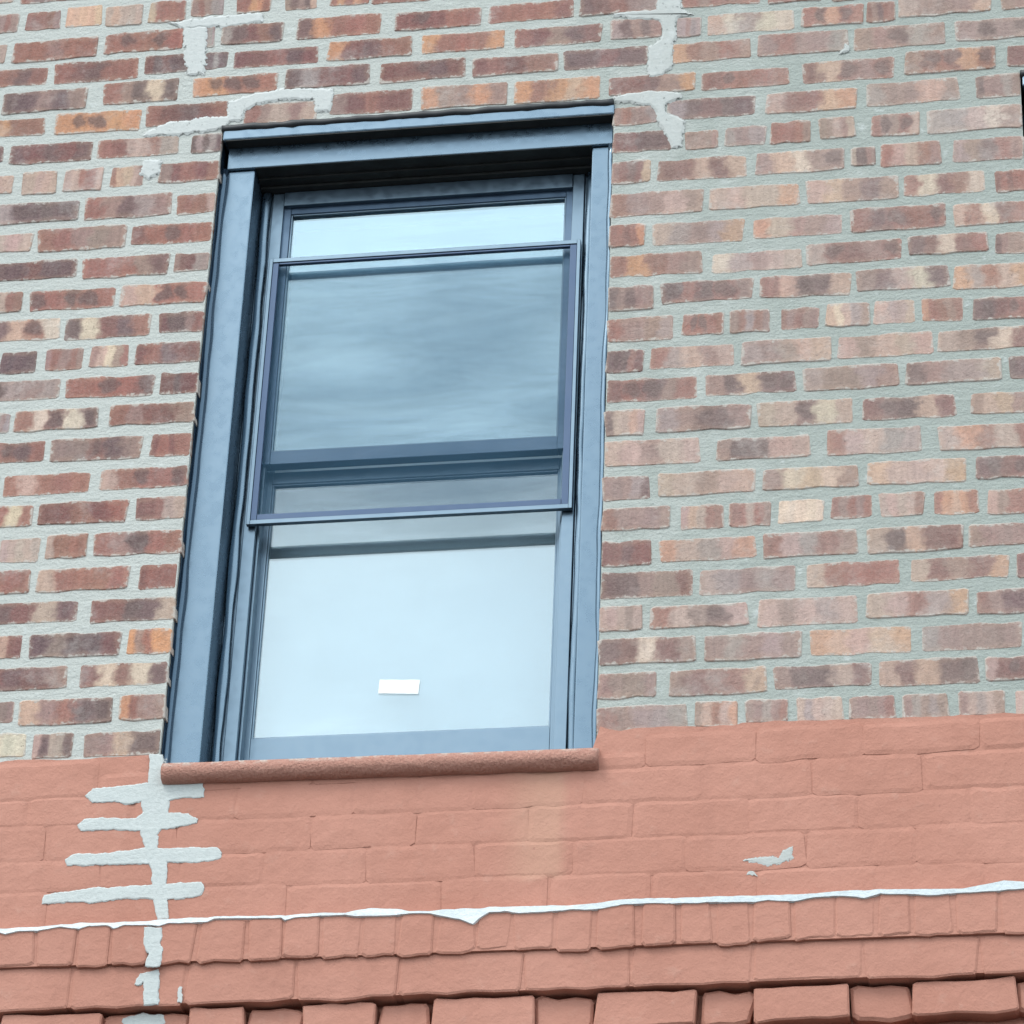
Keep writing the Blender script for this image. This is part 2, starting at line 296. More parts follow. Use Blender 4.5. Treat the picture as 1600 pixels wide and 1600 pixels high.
# ---- measured positions on the wall, millimetres
BRICKS = """A -1260 -1058 7060 7102 -12 rdrrr;A -1396 -1283 7066 7111 12 ppppp;B -1337 -1262 6971 7024 12 gbbrb;B -1239 -1155 6972 7025 10 rrrrb;B -1140 -1052 6973 7032 8 ttttt;B -1039 -952 6968 7025 6 ptppp;B -932 -849 6968 7028 4 trrrr;B -828 -751 6978 7028 3 brbgg;B -718 -640 6981 7022 1 rroor;B -601 -525 6976 7026 -1 bdbdt;B -488 -397 6981 7024 -4 roror;B -387 -250 6976 7021 -6 rrrrr;C -1341 -1280 6878 6931 12 rrbpp;C -1258 -1053 6875 6933 12 rrbrr;C -1030 -843 6883 6940 12 rRrRr;C -787 -770 6881 6941 11 ggggg;C -746 -604 6884 6939 10 gdmrd;C -564 -366 6884 6944 8 dorrr;C -327 -128 6888 6938 5 mMmrr;C -103 92 6890 6941 2 rrrrm;C 112 288 6893 6949 0 dmrbb;C 350 530 6897 6940 -3 rbrrr;C 549 671 6892 6933 -5 rrrrr;D -1364 -1168 6807 6850 4 rmrdr;D -1150 -947 6801 6861 5 rmdrr;D -928 -827 6811 6864 5 mdmdd;D -780 -731 6814 6859 5 ddgdd;D -712 -510 6811 6856 5 mmrdm;D -485 -288 6813 6865 5 omdrr;D -262 -66 6814 6864 5 orrro;D -41 160 6812 6863 5 rmbdm;D 188 303 6815 6869 5 gdbdb;D 338 390 6808 6861 5 ggbgg;D 410 606 6808 6864 5 tcbcc;D 631 767 6813 6864 5 rRoRr;D 778 837 6811 6867 5 rbdrr;D 850 1058 6821 6876 6 pbbbt;D 1084 1242 6822 6870 6 bbbbb;E -1267 -1066 6722 6780 9 ddbdb;E -1022 -843 6728 6790 8 rbdcd;E -803 -606 6733 6784 7 oORRr;E -582 -385 6736 6792 6 dgmmd;E -356 -160 6736 6790 5 mmMdm;E -137 57 6736 6783 4 mrmrr;E 77 270 6734 6788 3 ddmdd;E 329 509 6733 6785 2 orbrb;E 527 729 6735 6793 1 brbbg;E 749 953 6729 6798 0 bbBgb;E 980 1203 6738 6792 -2 bBbBb;F -1365 -1159 6656 6698 -7 rrorr;F -1128 -926 6649 6705 -6 oOOoo;F -910 -715 6654 6712 -4 rmdmr;F -674 -506 6641 6693 -3 rbpbp;F -469 -278 6649 6709 -1 bmrmm;F -253 -54 6647 6711 1 obbob;F -33 160 6647 6708 2 oroto;F 184 380 6651 6698 4 mmdbo;F 400 596 6648 6695 6 mRrrr;F 631 833 6647 6704 7 mtRbR;F 863 1062 6649 6718 9 bRRoR;F 1092 1199 6656 6711 10 mmrrr;G -1375 -1253 6578 6621 -12 ddddd;G -1231 -1035 6568 6621 -12 dmdmd;G -1017 -828 6569 6620 -12 rmprg;G -794 -714 6571 6611 -10 dgdgd;G 199 295 6563 6611 7 brbbg;G 321 516 6568 6621 10 gdmdd;G 547 748 6567 6621 12 pmmto;G 775 978 6568 6631 12 gbbtb;G 1020 1120 6571 6631 12 dbbgb;H -1325 -1217 6486 6534 -4 ggppp;H -1193 -1112 6478 6539 -3 ppppp;H -1091 -1001 6479 6539 -3 pprrp;H -978 -905 6482 6538 -3 rttpb;H -863 -712 6486 6538 -2 bmrmr;H 199 327 6485 6538 2 mmddd;H 362 433 6484 6525 3 bbbbb;H 455 542 6482 6532 3 gbbgg;H 558 643 6481 6537 3 rrrrb;H 667 741 6486 6540 4 bbpbp;H 784 888 6482 6539 4 rBbRp;H 912 1113 6479 6546 5 ggpcb;I -1314 -1051 6395 6448 2 pgDdD;I -1032 -832 6392 6453 2 rbdgb;I -812 -713 6392 6444 2 rrrrp;I 199 281 6398 6454 2 bmdmt;I 302 497 6396 6451 2 mmtmt;I 524 717 6397 6453 2 btcbB;I 740 788 6403 6450 2 pDdbb;I 803 933 6395 6455 2 rpprb;I 964 1113 6395 6455 3 gbdrb;J -1304 -1153 6316 6363 -4 ppppp;J -1134 -932 6309 6369 -4 rrbbb;J -914 -712 6311 6363 -3 mrRrr;J 199 402 6303 6367 -1 rbbpb;J 421 615 6307 6363 0 ppppo;J 638 835 6306 6367 0 ptbdb;J 855 1025 6311 6365 0 rcmrc;J 1053 1184 6306 6360 1 mrmrr;K -1240 -1039 6233 6280 -9 ddmdd;K -1018 -821 6225 6279 -8 rrrbd;K -806 -714 6230 6276 -7 bmmgg;K 200 270 6222 6278 -2 rrmro;K 295 493 6218 6275 -1 pgbgo;K 517 712 6221 6271 0 opbbg;K 736 937 6221 6280 2 rdRrR;K 959 1163 6221 6275 3 prcmr;L -1245 -1156 6146 6197 -11 ppprr;L -1135 -940 6142 6194 -10 RrRRr;L -919 -715 6142 6195 -8 ptRRr;L 200 401 6138 6194 2 rorbb;L 428 622 6139 6177 4 cgbpp;L 638 840 6140 6193 6 pRmbR;L 858 1028 6150 6196 7 dmcmr;L 1047 1211 6139 6190 9 dbbbb;M -1255 -1059 6064 6118 -8 ddtRc;M -1042 -850 6058 6114 -7 dcmdr;M -823 -710 6061 6114 -6 mDdbr;M 195 292 6047 6109 -1 dbdbb;M 314 513 6060 6112 0 DrDRb;M 534 728 6057 6111 1 rtDDt;M 744 941 6061 6114 2 bdpcd;M 956 1156 6050 6109 3 ogrpo;N -1185 -1104 5975 6030 -7 ddddd;N -1081 -996 5976 6031 -6 brbrb;N -976 -891 5978 6033 -6 bpcbr;N -872 -712 5979 6032 -6 mrdmm;N 195 338 5965 6023 -3 rbbbg;N 363 447 5970 6024 -2 rRRrr;N 468 550 5970 6025 -2 brgrb;N 576 656 5971 6023 -2 rbrbb;N 677 766 5972 6028 -2 tcpgb;N 781 863 5971 6029 -1 ppggp;N 883 969 5970 6027 -1 orrbr;N 994 1170 5967 6020 -1 dDmRr;O -1253 -1043 5901 5951 -12 bdgbg;O -1023 -825 5897 5949 -12 rrRrd;O -807 -712 5895 5949 -12 mmdmm;O 196 273 5883 5938 -2 dDDrm;O 293 472 5887 5940 0 rgpbp;O 495 684 5887 5942 2 gbbtt;O 701 902 5886 5941 5 pbppp;O 916 1166 5889 5941 8 pbDcm;P -1206 -1149 5818 5864 -9 gbgbg;P -1132 -946 5817 5867 -8 rcMcD;P -915 -718 5818 5869 -7 rbmmb;P 196 392 5806 5861 -1 mRDbr;P 414 607 5810 5861 0 bDtDD;P 628 827 5808 5863 1 gbbgb;P 847 1043 5810 5862 2 dbggp;P 1066 1163 5810 5864 3 ddddd;Q -1233 -1057 5735 5785 -9 rrRdr;Q -1038 -837 5731 5786 -8 bbRdb;Q -812 -721 5730 5786 -7 mrmrr;Q 195 280 5718 5783 -4 dpptp;Q 311 508 5722 5781 -3 gbDdb;Q 529 728 5722 5781 -2 ppDcp;Q 753 945 5724 5776 -1 mDDtm;Q 984 1159 5725 5774 -1 bptbb;R -1296 -1158 5649 5700 1 rrrrr;R -1140 -945 5648 5698 0 rprrr;R -918 -718 5651 5700 -1 prRrR;R 195 400 5642 5702 -6 ppbpp;R 439 635 5643 5691 -7 bDDpp;R 674 872 5640 5700 -8 rppgg;R 912 1155 5637 5694 -9 porpr;S -1212 -1071 5570 5618 -12 rtrcr;S -1051 -854 5568 5620 -10 mmrmr;S -832 -720 5568 5622 -9 mmrpp;S 196 295 5557 5612 -2 bbbgd;S 314 517 5560 5613 0 ppbpp;S 541 737 5562 5609 1 bctcb;S 763 963 5561 5615 3 tpppo;S 987 1152 5563 5613 5 dDmMr;T -1127 -1043 5477 5534 -4 ppppp;T -1023 -937 5482 5538 -4 prrrr;T -916 -719 5481 5536 -3 rbDrr;T 196 338 5481 5532 -1 rbbbb;T 363 450 5475 5529 0 ptprr;T 470 553 5475 5530 0 rrprb;T 571 662 5479 5530 0 ccccc;T 684 763 5483 5534 0 rbrbr;T 785 873 5481 5535 0 ppppr;T 898 985 5480 5534 1 rotor;T 1009 1148 5475 5530 1 pbrrr;U -1192 -1055 5398 5452 -3 pprrr;U -1033 -836 5397 5450 -3 prrrr;U -806 -713 5392 5450 -3 mrrrr;U 194 300 5393 5450 0 mmdmm;U 322 520 5397 5447 0 opgpo;U 538 733 5395 5449 1 rpgrb;U 758 951 5394 5450 1 pDtmm;U 969 1145 5398 5446 2 bbbbb;V -1182 -943 5324 5369 -9 bdmpd;V -908 -710 5315 5367 -6 mmDdp;V 196 387 5313 5373 4 ddbbm;V 407 604 5313 5370 6 pgbgb;V 628 820 5318 5372 8 prrrr;V 845 1044 5322 5372 10 pmbmo;V 1065 1174 5321 5373 11 mmmmm;W -1136 -1055 5237 5290 -2 prtmm;W -1034 -838 5235 5288 -2 dbDdm;W -818 -710 5233 5291 -1 obroo;W 198 285 5236 5291 1 pppbp;W 307 503 5238 5283 1 rpbDp;W 529 731 5230 5292 1 pbpgp;W 755 956 5239 5293 2 pprgo;W 979 1138 5236 5287 2 rbddm;X -1180 -946 5157 5208 2 rmdmb;X -914 -713 5158 5209 2 mcmcd;X 198 395 5156 5212 -1 dmcmb;X 418 613 5154 5210 -1 bgbgb;X 635 841 5156 5213 -1 otpto;X 866 1063 5154 5211 -2 gbbbb;Y -1135 -1056 5080 5130 -1 bbrbb;Y -1037 -838 5071 5127 0 tbrDD;Y -816 -713 5074 5130 0 orbbb;Y 202 315 5077 5131 2 bbbbb;Y 346 541 5075 5131 2 bmbrt;Y 561 756 5084 5127 3 bDDpm;Y 775 974 5077 5133 3 tmtdd;Y 994 1131 5081 5129 4 pmMmm;Z -1142 -1019 4998 5049 12 ppccc;Z -1001 -917 4993 5045 11 pdppd;Z -889 -717 4991 5043 10 bbtdd;Z 202 380 5000 5052 1 rbggg;Z 398 485 5002 5055 0 bprpo;Z 505 585 5008 5052 -1 bbgbr;Z 608 697 5003 5054 -2 pgppp;Z 718 802 5004 5053 -3 bbbbr;Z 825 910 5000 5051 -4 bgbgb;Z 937 1021 5001 5053 -5 bpgpb;Z 1048 1127 4995 5051 -6 pppgb"""
JOINT_P1 = [-850, 524, 741, 968]
JOINT_P2 = [-543, -54, 173, 418, 857]
JOINT_P3 = [-946, -386, -169, 61, 276, 509, 726, 950]
JOINT_P4 = [-821, -483, -268, -45, 152, 387, 618, 846]
JOINT_P5 = [-929, -428, -109, 111, 314, 528, 764, 971]
JOINT_H = [-930, -850, -775, -689, -599, -494, -416, -341, -257, -185, -110, -27, 44, 129, 210, 295, 371, 446, 519, 597, 682, 760, 832, 914, 998]
JOINT_S = [-847, -613, -389, -182, 67, 278, 519, 736, 957]
DENTILS = [(-992, -783, 1), (-782, -608, 0), (-599, -490, 1), (-490, -379, 0), (-371, -228, 1), (-224, -122, 0), (-110, 91, 1), (92, 205, 0), (211, 409, 1), (412, 516, 0), (521, 707, 1), (710, 822, 0), (829, 1027, 1), (1030, 1159, 0)]
MORTAR_PATCHES = [[(-846, 6944), (-789, 6941), (-786, 6878), (-782, 6858), (-781, 6795), (-822, 6799), (-828, 6824), (-837, 6883)], [(-881, 6962), (-788, 6971), (-671, 6972), (-655, 6968), (-653, 6944), (-746, 6935), (-785, 6941), (-844, 6939)], [(-717, 6709), (-652, 6727), (-576, 6737), (-468, 6725), (-465, 6706), (-471, 6659), (-504, 6660), (-510, 6696), (-554, 6704), (-649, 6698), (-675, 6677), (-680, 6649), (-707, 6651), (-717, 6633), (-778, 6624), (-850, 6621), (-912, 6626), (-906, 6637), (-854, 6659), (-762, 6668), (-714, 6664)], [(-905, 6553), (-867, 6550), (-861, 6515), (-889, 6498), (-909, 6514)], [(289, 6943), (350, 6937), (348, 6889), (375, 6870), (341, 6866), (334, 6838), (342, 6809), (327, 6787), (329, 6758), (328, 6730), (306, 6695), (280, 6697), (273, 6721), (271, 6782), (301, 6803), (304, 6827), (296, 6861), (263, 6864), (191, 6882), (191, 6892), (288, 6895)], [(196, 6646), (263, 6654), (329, 6648), (351, 6639), (351, 6626), (315, 6615), (315, 6592), (359, 6560), (353, 6488), (331, 6487), (320, 6523), (293, 6566), (293, 6594), (278, 6613), (219, 6628), (197, 6630)], [(715, 6726), (727, 6755), (736, 6729)], [(-762, 4969), (-736, 4981), (-712, 4978), (-710, 4960), (-736, 4950)]]
REPAIR_LADDER = [(-741, 4984), (-714, 4982), (-707, 4926), (-672, 4917), (-655, 4918), (-624, 4911), (-619, 4896), (-621, 4881), (-652, 4883), (-692, 4875), (-691, 4846), (-648, 4842), (-627, 4830), (-629, 4821), (-663, 4815), (-703, 4809), (-710, 4797), (-706, 4766), (-635, 4763), (-581, 4762), (-570, 4751), (-570, 4738), (-615, 4731), (-683, 4735), (-680, 4683), (-608, 4686), (-598, 4671), (-606, 4661), (-625, 4652), (-673, 4652), (-669, 4604), (-691, 4605), (-702, 4652), (-759, 4656), (-793, 4653), (-833, 4649), (-873, 4653), (-936, 4651), (-934, 4668), (-896, 4673), (-829, 4678), (-768, 4681), (-708, 4682), (-709, 4710), (-719, 4733), (-801, 4734), (-862, 4735), (-892, 4735), (-897, 4748), (-878, 4758), (-803, 4759), (-753, 4764), (-731, 4767), (-737, 4791), (-745, 4809), (-809, 4814), (-873, 4814), (-880, 4826), (-869, 4837), (-811, 4838), (-756, 4835), (-744, 4850), (-750, 4878), (-787, 4872), (-808, 4880), (-856, 4878), (-870, 4894), (-857, 4908), (-784, 4912), (-737, 4916)]
REPAIR_HEADER = [(-706, 4573), (-671, 4571), (-671, 4536), (-666, 4515), (-667, 4487), (-695, 4488), (-692, 4516), (-703, 4537)]
REPAIR_STRETCHER = [(-708, 4476), (-671, 4485), (-667, 4412), (-695, 4409), (-698, 4461), (-712, 4451), (-719, 4453)]
REPAIR_DENTIL = [(-740, 4392), (-701, 4399), (-658, 4393), (-653, 4379), (-665, 4366), (-731, 4368), (-742, 4385)]
SMEARS = [[(499, 4691), (528, 4700), (573, 4695), (576, 4706), (595, 4715), (598, 4708), (592, 4687), (547, 4680), (515, 4685)], [(504, 4663), (515, 4665), (525, 4655), (515, 4659)], [(-626, 4414), (-624, 4445), (-621, 4445), (-616, 4409)]]
CALKS = [(-1063, 4575, 4579), (-1009, 4573, 4580), (-996, 4569, 4580), (-969, 4574, 4582), (-929, 4574, 4581), (-882, 4581, 4585), (-859, 4577, 4585), (-842, 4575, 4588), (-822, 4581, 4587), (-782, 4580, 4585), (-769, 4573, 4585), (-749, 4580, 4586), (-696, 4578, 4586), (-676, 4576, 4589), (-656, 4581, 4589), (-610, 4580, 4590), (-577, 4581, 4589), (-564, 4587, 4591), (-478, 4585, 4589), (-425, 4584, 4589), (-416, 4579, 4588), (-399, 4584, 4590), (-334, 4586, 4592), (-295, 4586, 4589), (-275, 4582, 4594), (-249, 4582, 4598), (-191, 4581, 4594), (-164, 4585, 4589), (-123, 4583, 4587), (-100, 4577, 4589), (-61, 4568, 4590), (-35, 4556, 4589), (-22, 4569, 4589), (-3, 4581, 4592), (29, 4582, 4591), (55, 4577, 4591), (119, 4578, 4591), (158, 4581, 4589), (209, 4579, 4592), (260, 4587, 4598), (310, 4589, 4599), (387, 4586, 4597), (450, 4586, 4598), (526, 4584, 4597), (551, 4587, 4597), (601, 4582, 4596), (639, 4589, 4597), (701, 4591, 4601), (739, 4584, 4600), (770, 4592, 4601), (838, 4589, 4599), (863, 4585, 4598), (925, 4588, 4596), (987, 4590, 4606), (1012, 4591, 4611), (1049, 4593, 4607), (1098, 4596, 4605)]
PAINT_EDGE = [(-1152, 4986), (-1068, 4985), (-985, 4985), (-901, 4981), (-722, 4976), (202, 4995), (233, 4998), (272, 5000), (351, 5001), (430, 4996), (508, 5003), (599, 5001), (677, 5001), (806, 4999), (909, 4998), (986, 4999), (1063, 4997), (1139, 4998)]

# ------------------------------------------------------------------ street (below the picture; it lights the undersides)
def slab(name, x0, x1, y0, y1, z, m, th=.2):
    b = MB(); b.box(x0, x1, y0, y1, z-th, z); o = b.build(name, m); o['kind'] = 'structure'; return o
slab('ground', -600, 600, -600, 600, -.16, M['road'])
slab('pavement', -60, 60, -4.2, .28, 0, M['pave'])
slab('road', -60, 60, -14, -4.36, -.13, M['road'], .02)
slab('kerb', -60, 60, -4.355, -4.205, .002, M['kerb'])

# ------------------------------------------------------------------ the brick wall
PAL = dict(r=(.232, .098, .078), d=(.108, .064, .068), m=(.15, .060, .057), b=(.245, .160, .138), g=(.285, .228, .215),
           p=(.40, .285, .24), t=(.46, .305, .22), c=(.56, .45, .345), o=(.47, .225, .12))
wall = empty('brick_wall', (0, .13, 0), 'old red and buff brick wall, salmon painted below with a projecting corbel', 'brick wall')
wall['kind'] = 'thing'; wall_inv = wall.location.copy()
OX0, OX1, OZ0, OZ1 = -.724, .196, 4.95, 6.627       # window opening
W2 = 1.841                                          # the next window to the right, same size
def wp(o):                                          # park a part built in world coordinates under the wall
    o.parent = wall; o.location = o.location-wall_inv; return o
def jit(a): return random.uniform(-a, a)
def brick_geo(w, h, tilt, proud, depth, j, bev, r, left_open=False, right_open=False, vd=.8):
    """one brick round its own centre; irregular arrises, chamfered corners; returns verts, faces, uvs per vert"""
    n = 8 if w > .13 else 6
    xs = [-w/2, -w/2+r]+[-w/2+r+(w-2*r)*k/(n-3) for k in range(1, n-3)]+[w/2-r, w/2]
    lo, hi = [], []
    ph = random.uniform(0, 50)
    for i, x in enumerate(xs):
        e = r*.75 if i in (0, n-1) else 0
        x2 = x+(jit(j*.8) if 1 < i < n-2 else 0)
        jl = noise.noise(Vector((x*28, ph, 0)))*j*1.6+jit(j*.35); jh = noise.noise(Vector((x*28, ph, 9)))*j*1.6+jit(j*.35)
        lo.append((x2+(jit(j*1.2) if e else 0), -h/2+e+jl+tilt*x)); hi.append((x2+(jit(j*1.2) if e else 0), h/2-e+jh+tilt*x))
    ring = lo+hi[::-1]; m = len(ring)
    fx, fz = 1-bev/(w/2), 1-bev/(h/2)
    tf = jit(.0008)
    V = [(x*fx, -proud+tf*x/w, z*fz) for x, z in ring]+[(x, -proud+bev*vd, z) for x, z in ring]+[(x, depth, z) for x, z in ring]
    F = [(i, i+1, m-2-i, m-1-i) for i in range(n-1)]
    for a in (0, m):
        F += [(a+i, a+m+i, a+m+(i+1) % m, a+(i+1) % m) for i in range(m)]
    U = [((v[0]+w/2)/w, (v[2]+h/2)/h) for v in V]
    return V, F, U
def set_attrs(me, uvs, tones):
    uv = me.uv_layers.new(name='UVMap')
    li = [0]*len(me.loops); me.loops.foreach_get('vertex_index', li)
    uv.data.foreach_set('uv', [c for i in li for c in uvs[i]])
    for k in range(5):
        a = me.attributes.new('tone%d' % k, 'FLOAT_COLOR', 'POINT')
        a.data.foreach_set('color', [c for t in tones for c in t[k]])
def tones(code, x=0):
    v = 1+jit(.09); hsh = jit(.04); T = []
    av = [sum(PAL[ch.lower()][k] for ch in code)/len(code) for k in range(3)]
    for ch in code:
        q = PAL[ch.lower()] if not (ch in 'oO' and x > .25) else (.435, .245, .155)
        c = [.20*av[k]+.80*q[k] for k in range(3)]
        T.append((c[0]*v*(1+hsh)*(1+jit(.06)), c[1]*v*(1+jit(.06)), c[2]*v*(1-hsh), 1.0 if ch.isupper() else 0.0))
    return T
def poly_rough(P, a=.0025, step=.02):
    Q = []
    for p, q in zip(P, P[1:]+P[:1]):
        n = max(1, int(math.hypot(q[0]-p[0], q[1]-p[1])/step))
        for k in range(n):
            x, z = p[0]+(q[0]-p[0])*k/n, p[1]+(q[1]-p[1])*k/n
            Q.append((x+(noise.noise(Vector((x*45, z*45, 1)))*1.6+noise.noise(Vector((x*170, z*170, 3)))*.7)*a, z+(noise.noise(Vector((x*45, z*45, 7)))*1.6+noise.noise(Vector((x*170, z*170, 5)))*.7)*a))
    return Q

# mortar body: strips round the two openings
b = MB(); T = .26; X0, X1, ZT, ZP = -5, 5.2, 8.6, 4.9
a0, a1, c0, c1 = OX0, OX1, OX0+W2, OX1+W2
for x0, x1, z0, z1 in ((X0, X1, OZ1+.004, ZT), (X0, X1, ZP, OZ0-.003), (X0, a0, OZ0-.003, OZ1+.004), (a1, c0, OZ0-.003, OZ1+.004), (c1, X1, OZ0-.003, OZ1+.004)):
    b.box(x0, x1, 0, T, z0, z1)
wp(b.build('mortar', M['mortar']))
occupied = {}
for row in BRICKS.split(';'):
    rr, x0, x1, z0, z1, ti, code = row.split(); x0, x1, z0, z1 = [int(v)/1000 for v in (x0, x1, z0, z1)]
    zc = (z0+z1)/2
    if abs(x1-OX0) < .03 and zc < OZ1: x1 = OX0+.001
    if abs(x0-OX1) < .03 and zc < OZ1: x0 = OX1-.001
    if abs(x1-(OX0+W2)) < .03 and zc < OZ1: x1 = OX0+W2+.001
    elif x1 > OX0+W2 and OZ0 < zc < OZ1: x1 = OX0+W2+.001
    if x1-x0 < .012: continue
    oc = occupied.setdefault(rr, [9, -9, zc]); oc[0] = min(oc[0], x0); oc[1] = max(oc[1], x1)
    w, h = x1-x0, max(.054, min(.067, z1-z0+.0065))
    if x0 != OX1-.001: x0 -= .0032
    if x1 not in (OX0+.001, OX0+W2+.001): x1 += .0032
    w = x1-x0
    proud = random.uniform(.0006, .0026)
    V, F, U = brick_geo(w, h, int(ti)/1000, proud, .1, .0030, .0022, min(.0055, w*.15))
    me = bpy.data.meshes.new('brick'); me.from_pydata(V, [], F); me.update()
    set_attrs(me, U, [tones(code, x0)]*len(V))
    o = link('brick', me, M['brick']); o.location = ((x0+x1)/2, 0, zc); wp(o)
# the same brickwork beyond the picture, joined
V, F, U, TT = [], [], [], []
rows = [(v[2], v[0], v[1]) for v in occupied.values()]
zz = max(r[0] for r in rows)
while zz < ZT-.12: zz += .083; rows.append((zz, 0, 0))
kinds = ['rrbrr', 'rmdmr', 'bbrbb', 'ddmdd', 'rrRrr', 'pbpgp', 'gbbgb', 'mMrMm', 'rbrrr', 'bpbbr']
for k, (zc, ox0, ox1) in enumerate(rows):
    x = X0+(.11 if k % 2 else 0)
    while x < X1-.05:
        w = .192 if k % 6 else .09; a, c = x+.01, x+w; x += w+.022
        if c > ox0-.02 and a < ox1+.02 and ox1 > ox0: 
            if a < ox0-.05: c = ox0-.022
            elif c > ox1+.05: a = ox1+.022
            else: continue
        if OZ0 < zc < OZ1:
            for q0, q1 in ((a0, a1), (c0, c1)):
                if a < q0 < c: c = q0+.003
                elif a < q1 < c: a = q1-.003
                elif q0 <= a and c <= q1: c = a
        if c-a < .03: continue
        vs, fs, us = brick_geo(c-a, .054, 0, .002, .1, .0026, .0022, .008); n = len(V); tt = tones(random.choice(kinds))
        V += [(p[0]+(a+c)/2, p[1], p[2]+zc) for p in vs]; F += [tuple(n+i for i in f) for f in fs]; U += us; TT += [tt]*len(vs)
me = bpy.data.meshes.new('surrounding_brickwork'); me.from_pydata(V, [], F); me.update(); set_attrs(me, U, TT)
o = wp(link('surrounding_brickwork', me, M['brick'])); o['kind'] = 'stuff'

# pale mortar smeared over a stepped crack and round the lintel
for P in MORTAR_PATCHES:
    b = MB(); b.pad(poly_rough([(x/1000, z/1000) for x, z in P], .003, .007), -.0034-random.random()*.0004, .0003, .011, .0065); wp(b.build('mortar_patch', M['patch']))

# painted lower wall
TOP = lambda x: 4.9917+.0084*x
LINES = [None, (.0136, 4.9049), (.0024, 4.8279), (.0015, 4.7497), (-.002, 4.6723), (.0102, 4.577)]
edge = sorted((x/1000, z/1000) for x, z in PAINT_EDGE)
edge = [(X0, edge[0][1]-.012), (-1.8, edge[0][1]+.004)]+[e for e in edge if e[0] < OX0-.02]+[(OX0-.012, 4.985), (OX0+.01, 4.944), (OX1-.01, 4.944), (OX1+.008, 5.005)]+[e for e in edge if e[0] > OX1+.03]+[(1.9, edge[-1][1]+.006), (X1, edge[-1][1])]
fine = []
for p, q in zip(edge, edge[1:]):
    n = max(1, int((q[0]-p[0])/.012))
    for k in range(n):
        x = p[0]+(q[0]-p[0])*k/n; fine.append((x, p[1]+(q[1]-p[1])*k/n+noise.noise(Vector((x*22, 3, 0)))*.006+noise.noise(Vector((x*80, 5, 0)))*.002))
fine.append(edge[-1])
b = MB(); b.prism(fine+[(X1, 4.50), (X0, 4.50)], -.0062, .05); wp(b.build('paint_coat', M['paint']))
far = MB()          # painted bricks beyond the picture, joined
def painted(name, x0, x1, z0, z1, tilt, yf, depth, j=.0018, bev=.007, r=.012, proud=.0045, vd=.8):
    V, F, U = brick_geo(x1-x0, z1-z0, tilt, proud, depth, j, bev, r, vd=vd)
    if x1 < -1.3 or x0 > 1.35:
        far.add([(p[0]+(x0+x1)/2, p[1]+yf, p[2]+(z0+z1)/2) for p in V], F); return
    me = bpy.data.meshes.new(name); me.from_pydata(V, [], F); me.update()
    o = link(name, me, M['paint']); o.location = ((x0+x1)/2, yf, (z0+z1)/2); return wp(o)
def joints(J, pitch, lo=X0, hi=X1):
    J = sorted(v/1000 for v in J); R = list(J)
    for p, q in zip(J, J[1:]):
        n = round((q-p)/pitch)
        R += [p+(q-p)*k/n for k in range(1, n)]
    x = J[0]-pitch
    while x > lo: R.append(x); x -= pitch
    x = J[-1]+pitch
    while x < hi: R.append(x); x += pitch
    return sorted(R)
allJ = [JOINT_P1, JOINT_P2, JOINT_P3, JOINT_P4, JOINT_P5]
for k in range(5):
    J = joints(allJ[k], .225)
    for p, q in zip(J, J[1:]):
        xm = (p+q)/2
        lt = LINES[k+1]; zb = lt[1]+lt[0]*xm
        if k == 0:
            zt = TOP(xm)-.010
            if OX0-.05 < xm < OX1+.05: zt = 4.94
        else: zt = LINES[k][1]+LINES[k][0]*xm
        g, gv = random.choice((-.004, -.0025, -.001, .0003)), random.choice((-.003, -.001, .001, .0022))
        if zt-zb < .03: continue
        painted('painted_brick', p+gv+jit(.004), q-gv, zb+g, zt-g, lt[0], -.0062, .03, j=.0030, bev=.010, r=.010, proud=random.uniform(.0016, .0026), vd=random.choice((.10, .15, .2)))
# corbel: a projecting row of headers, a row of stretchers, a dentil row
HB = lambda x: 4.4971+.0031*x+.003*noise.noise(Vector((x*9, 1, 1)))
HT = lambda x: 4.5913+.0102*x
SB = lambda x: 4.4134+.0084*x
DB = lambda x: 4.3235+.0107*x
def backing(name, zb, zt, yf):
    b = MB(); b.add([(X0, yf, zb(X0)), (X1, yf, zb(X1)), (X1, .26, zb(X1)), (X0, .26, zb(X0)), (X0, yf, zt(X0)), (X1, yf, zt(X1)), (X1, .26, zt(X1)), (X0, .26, zt(X0))],
        [(0, 3, 2, 1), (4, 5, 6, 7), (0, 1, 5, 4), (1, 2, 6, 5), (2, 3, 7, 6), (3, 0, 4, 7)]); return wp(b.build(name, M['paint']))
backing('header_bed', lambda x: HB(x)+.003, lambda x: HT(x)-.003, -.0370)
backing('stretcher_bed', lambda x: SB(x)+.003, lambda x: HB(x)+.004, -.0280)
backing('dentil_bed', lambda x: DB(x)-.02, lambda x: SB(x)+.006, .022)
backing('lower_wall', lambda x: 0, lambda x: DB(x)-.022, .012)
for p, q in zip(*(lambda J: (J, J[1:]))(joints(JOINT_H, .098))):
    x = (p+q)/2; painted('header_brick', p+.004+jit(.003), q-.004+jit(.003), HB(x)+jit(.0045), HT(x)-.001, .0065, -.0370, .06, j=.0036, r=.007, bev=.004, proud=.0026+jit(.0012), vd=.5)
for p, q in zip(*(lambda J: (J, J[1:]))(joints(JOINT_S, .27))):
    x = (p+q)/2; painted('corbel_brick', p+.003, q-.003, SB(x)+jit(.003), HB(x)+.003, .008, -.0280, .06, j=.0042, r=.007, bev=.004, proud=.0022+jit(.0012), vd=.45)
dent = [(p/1000, q/1000, k) for p, q, k in DENTILS]
x = dent[0][0]-.02; k = 0
while x > X0+.2: dent.append((x-(.22 if k else .13), x-.01, k)); x -= .24 if k else .15; k = 1-k
x = dent[13][1]+.01; k = 1
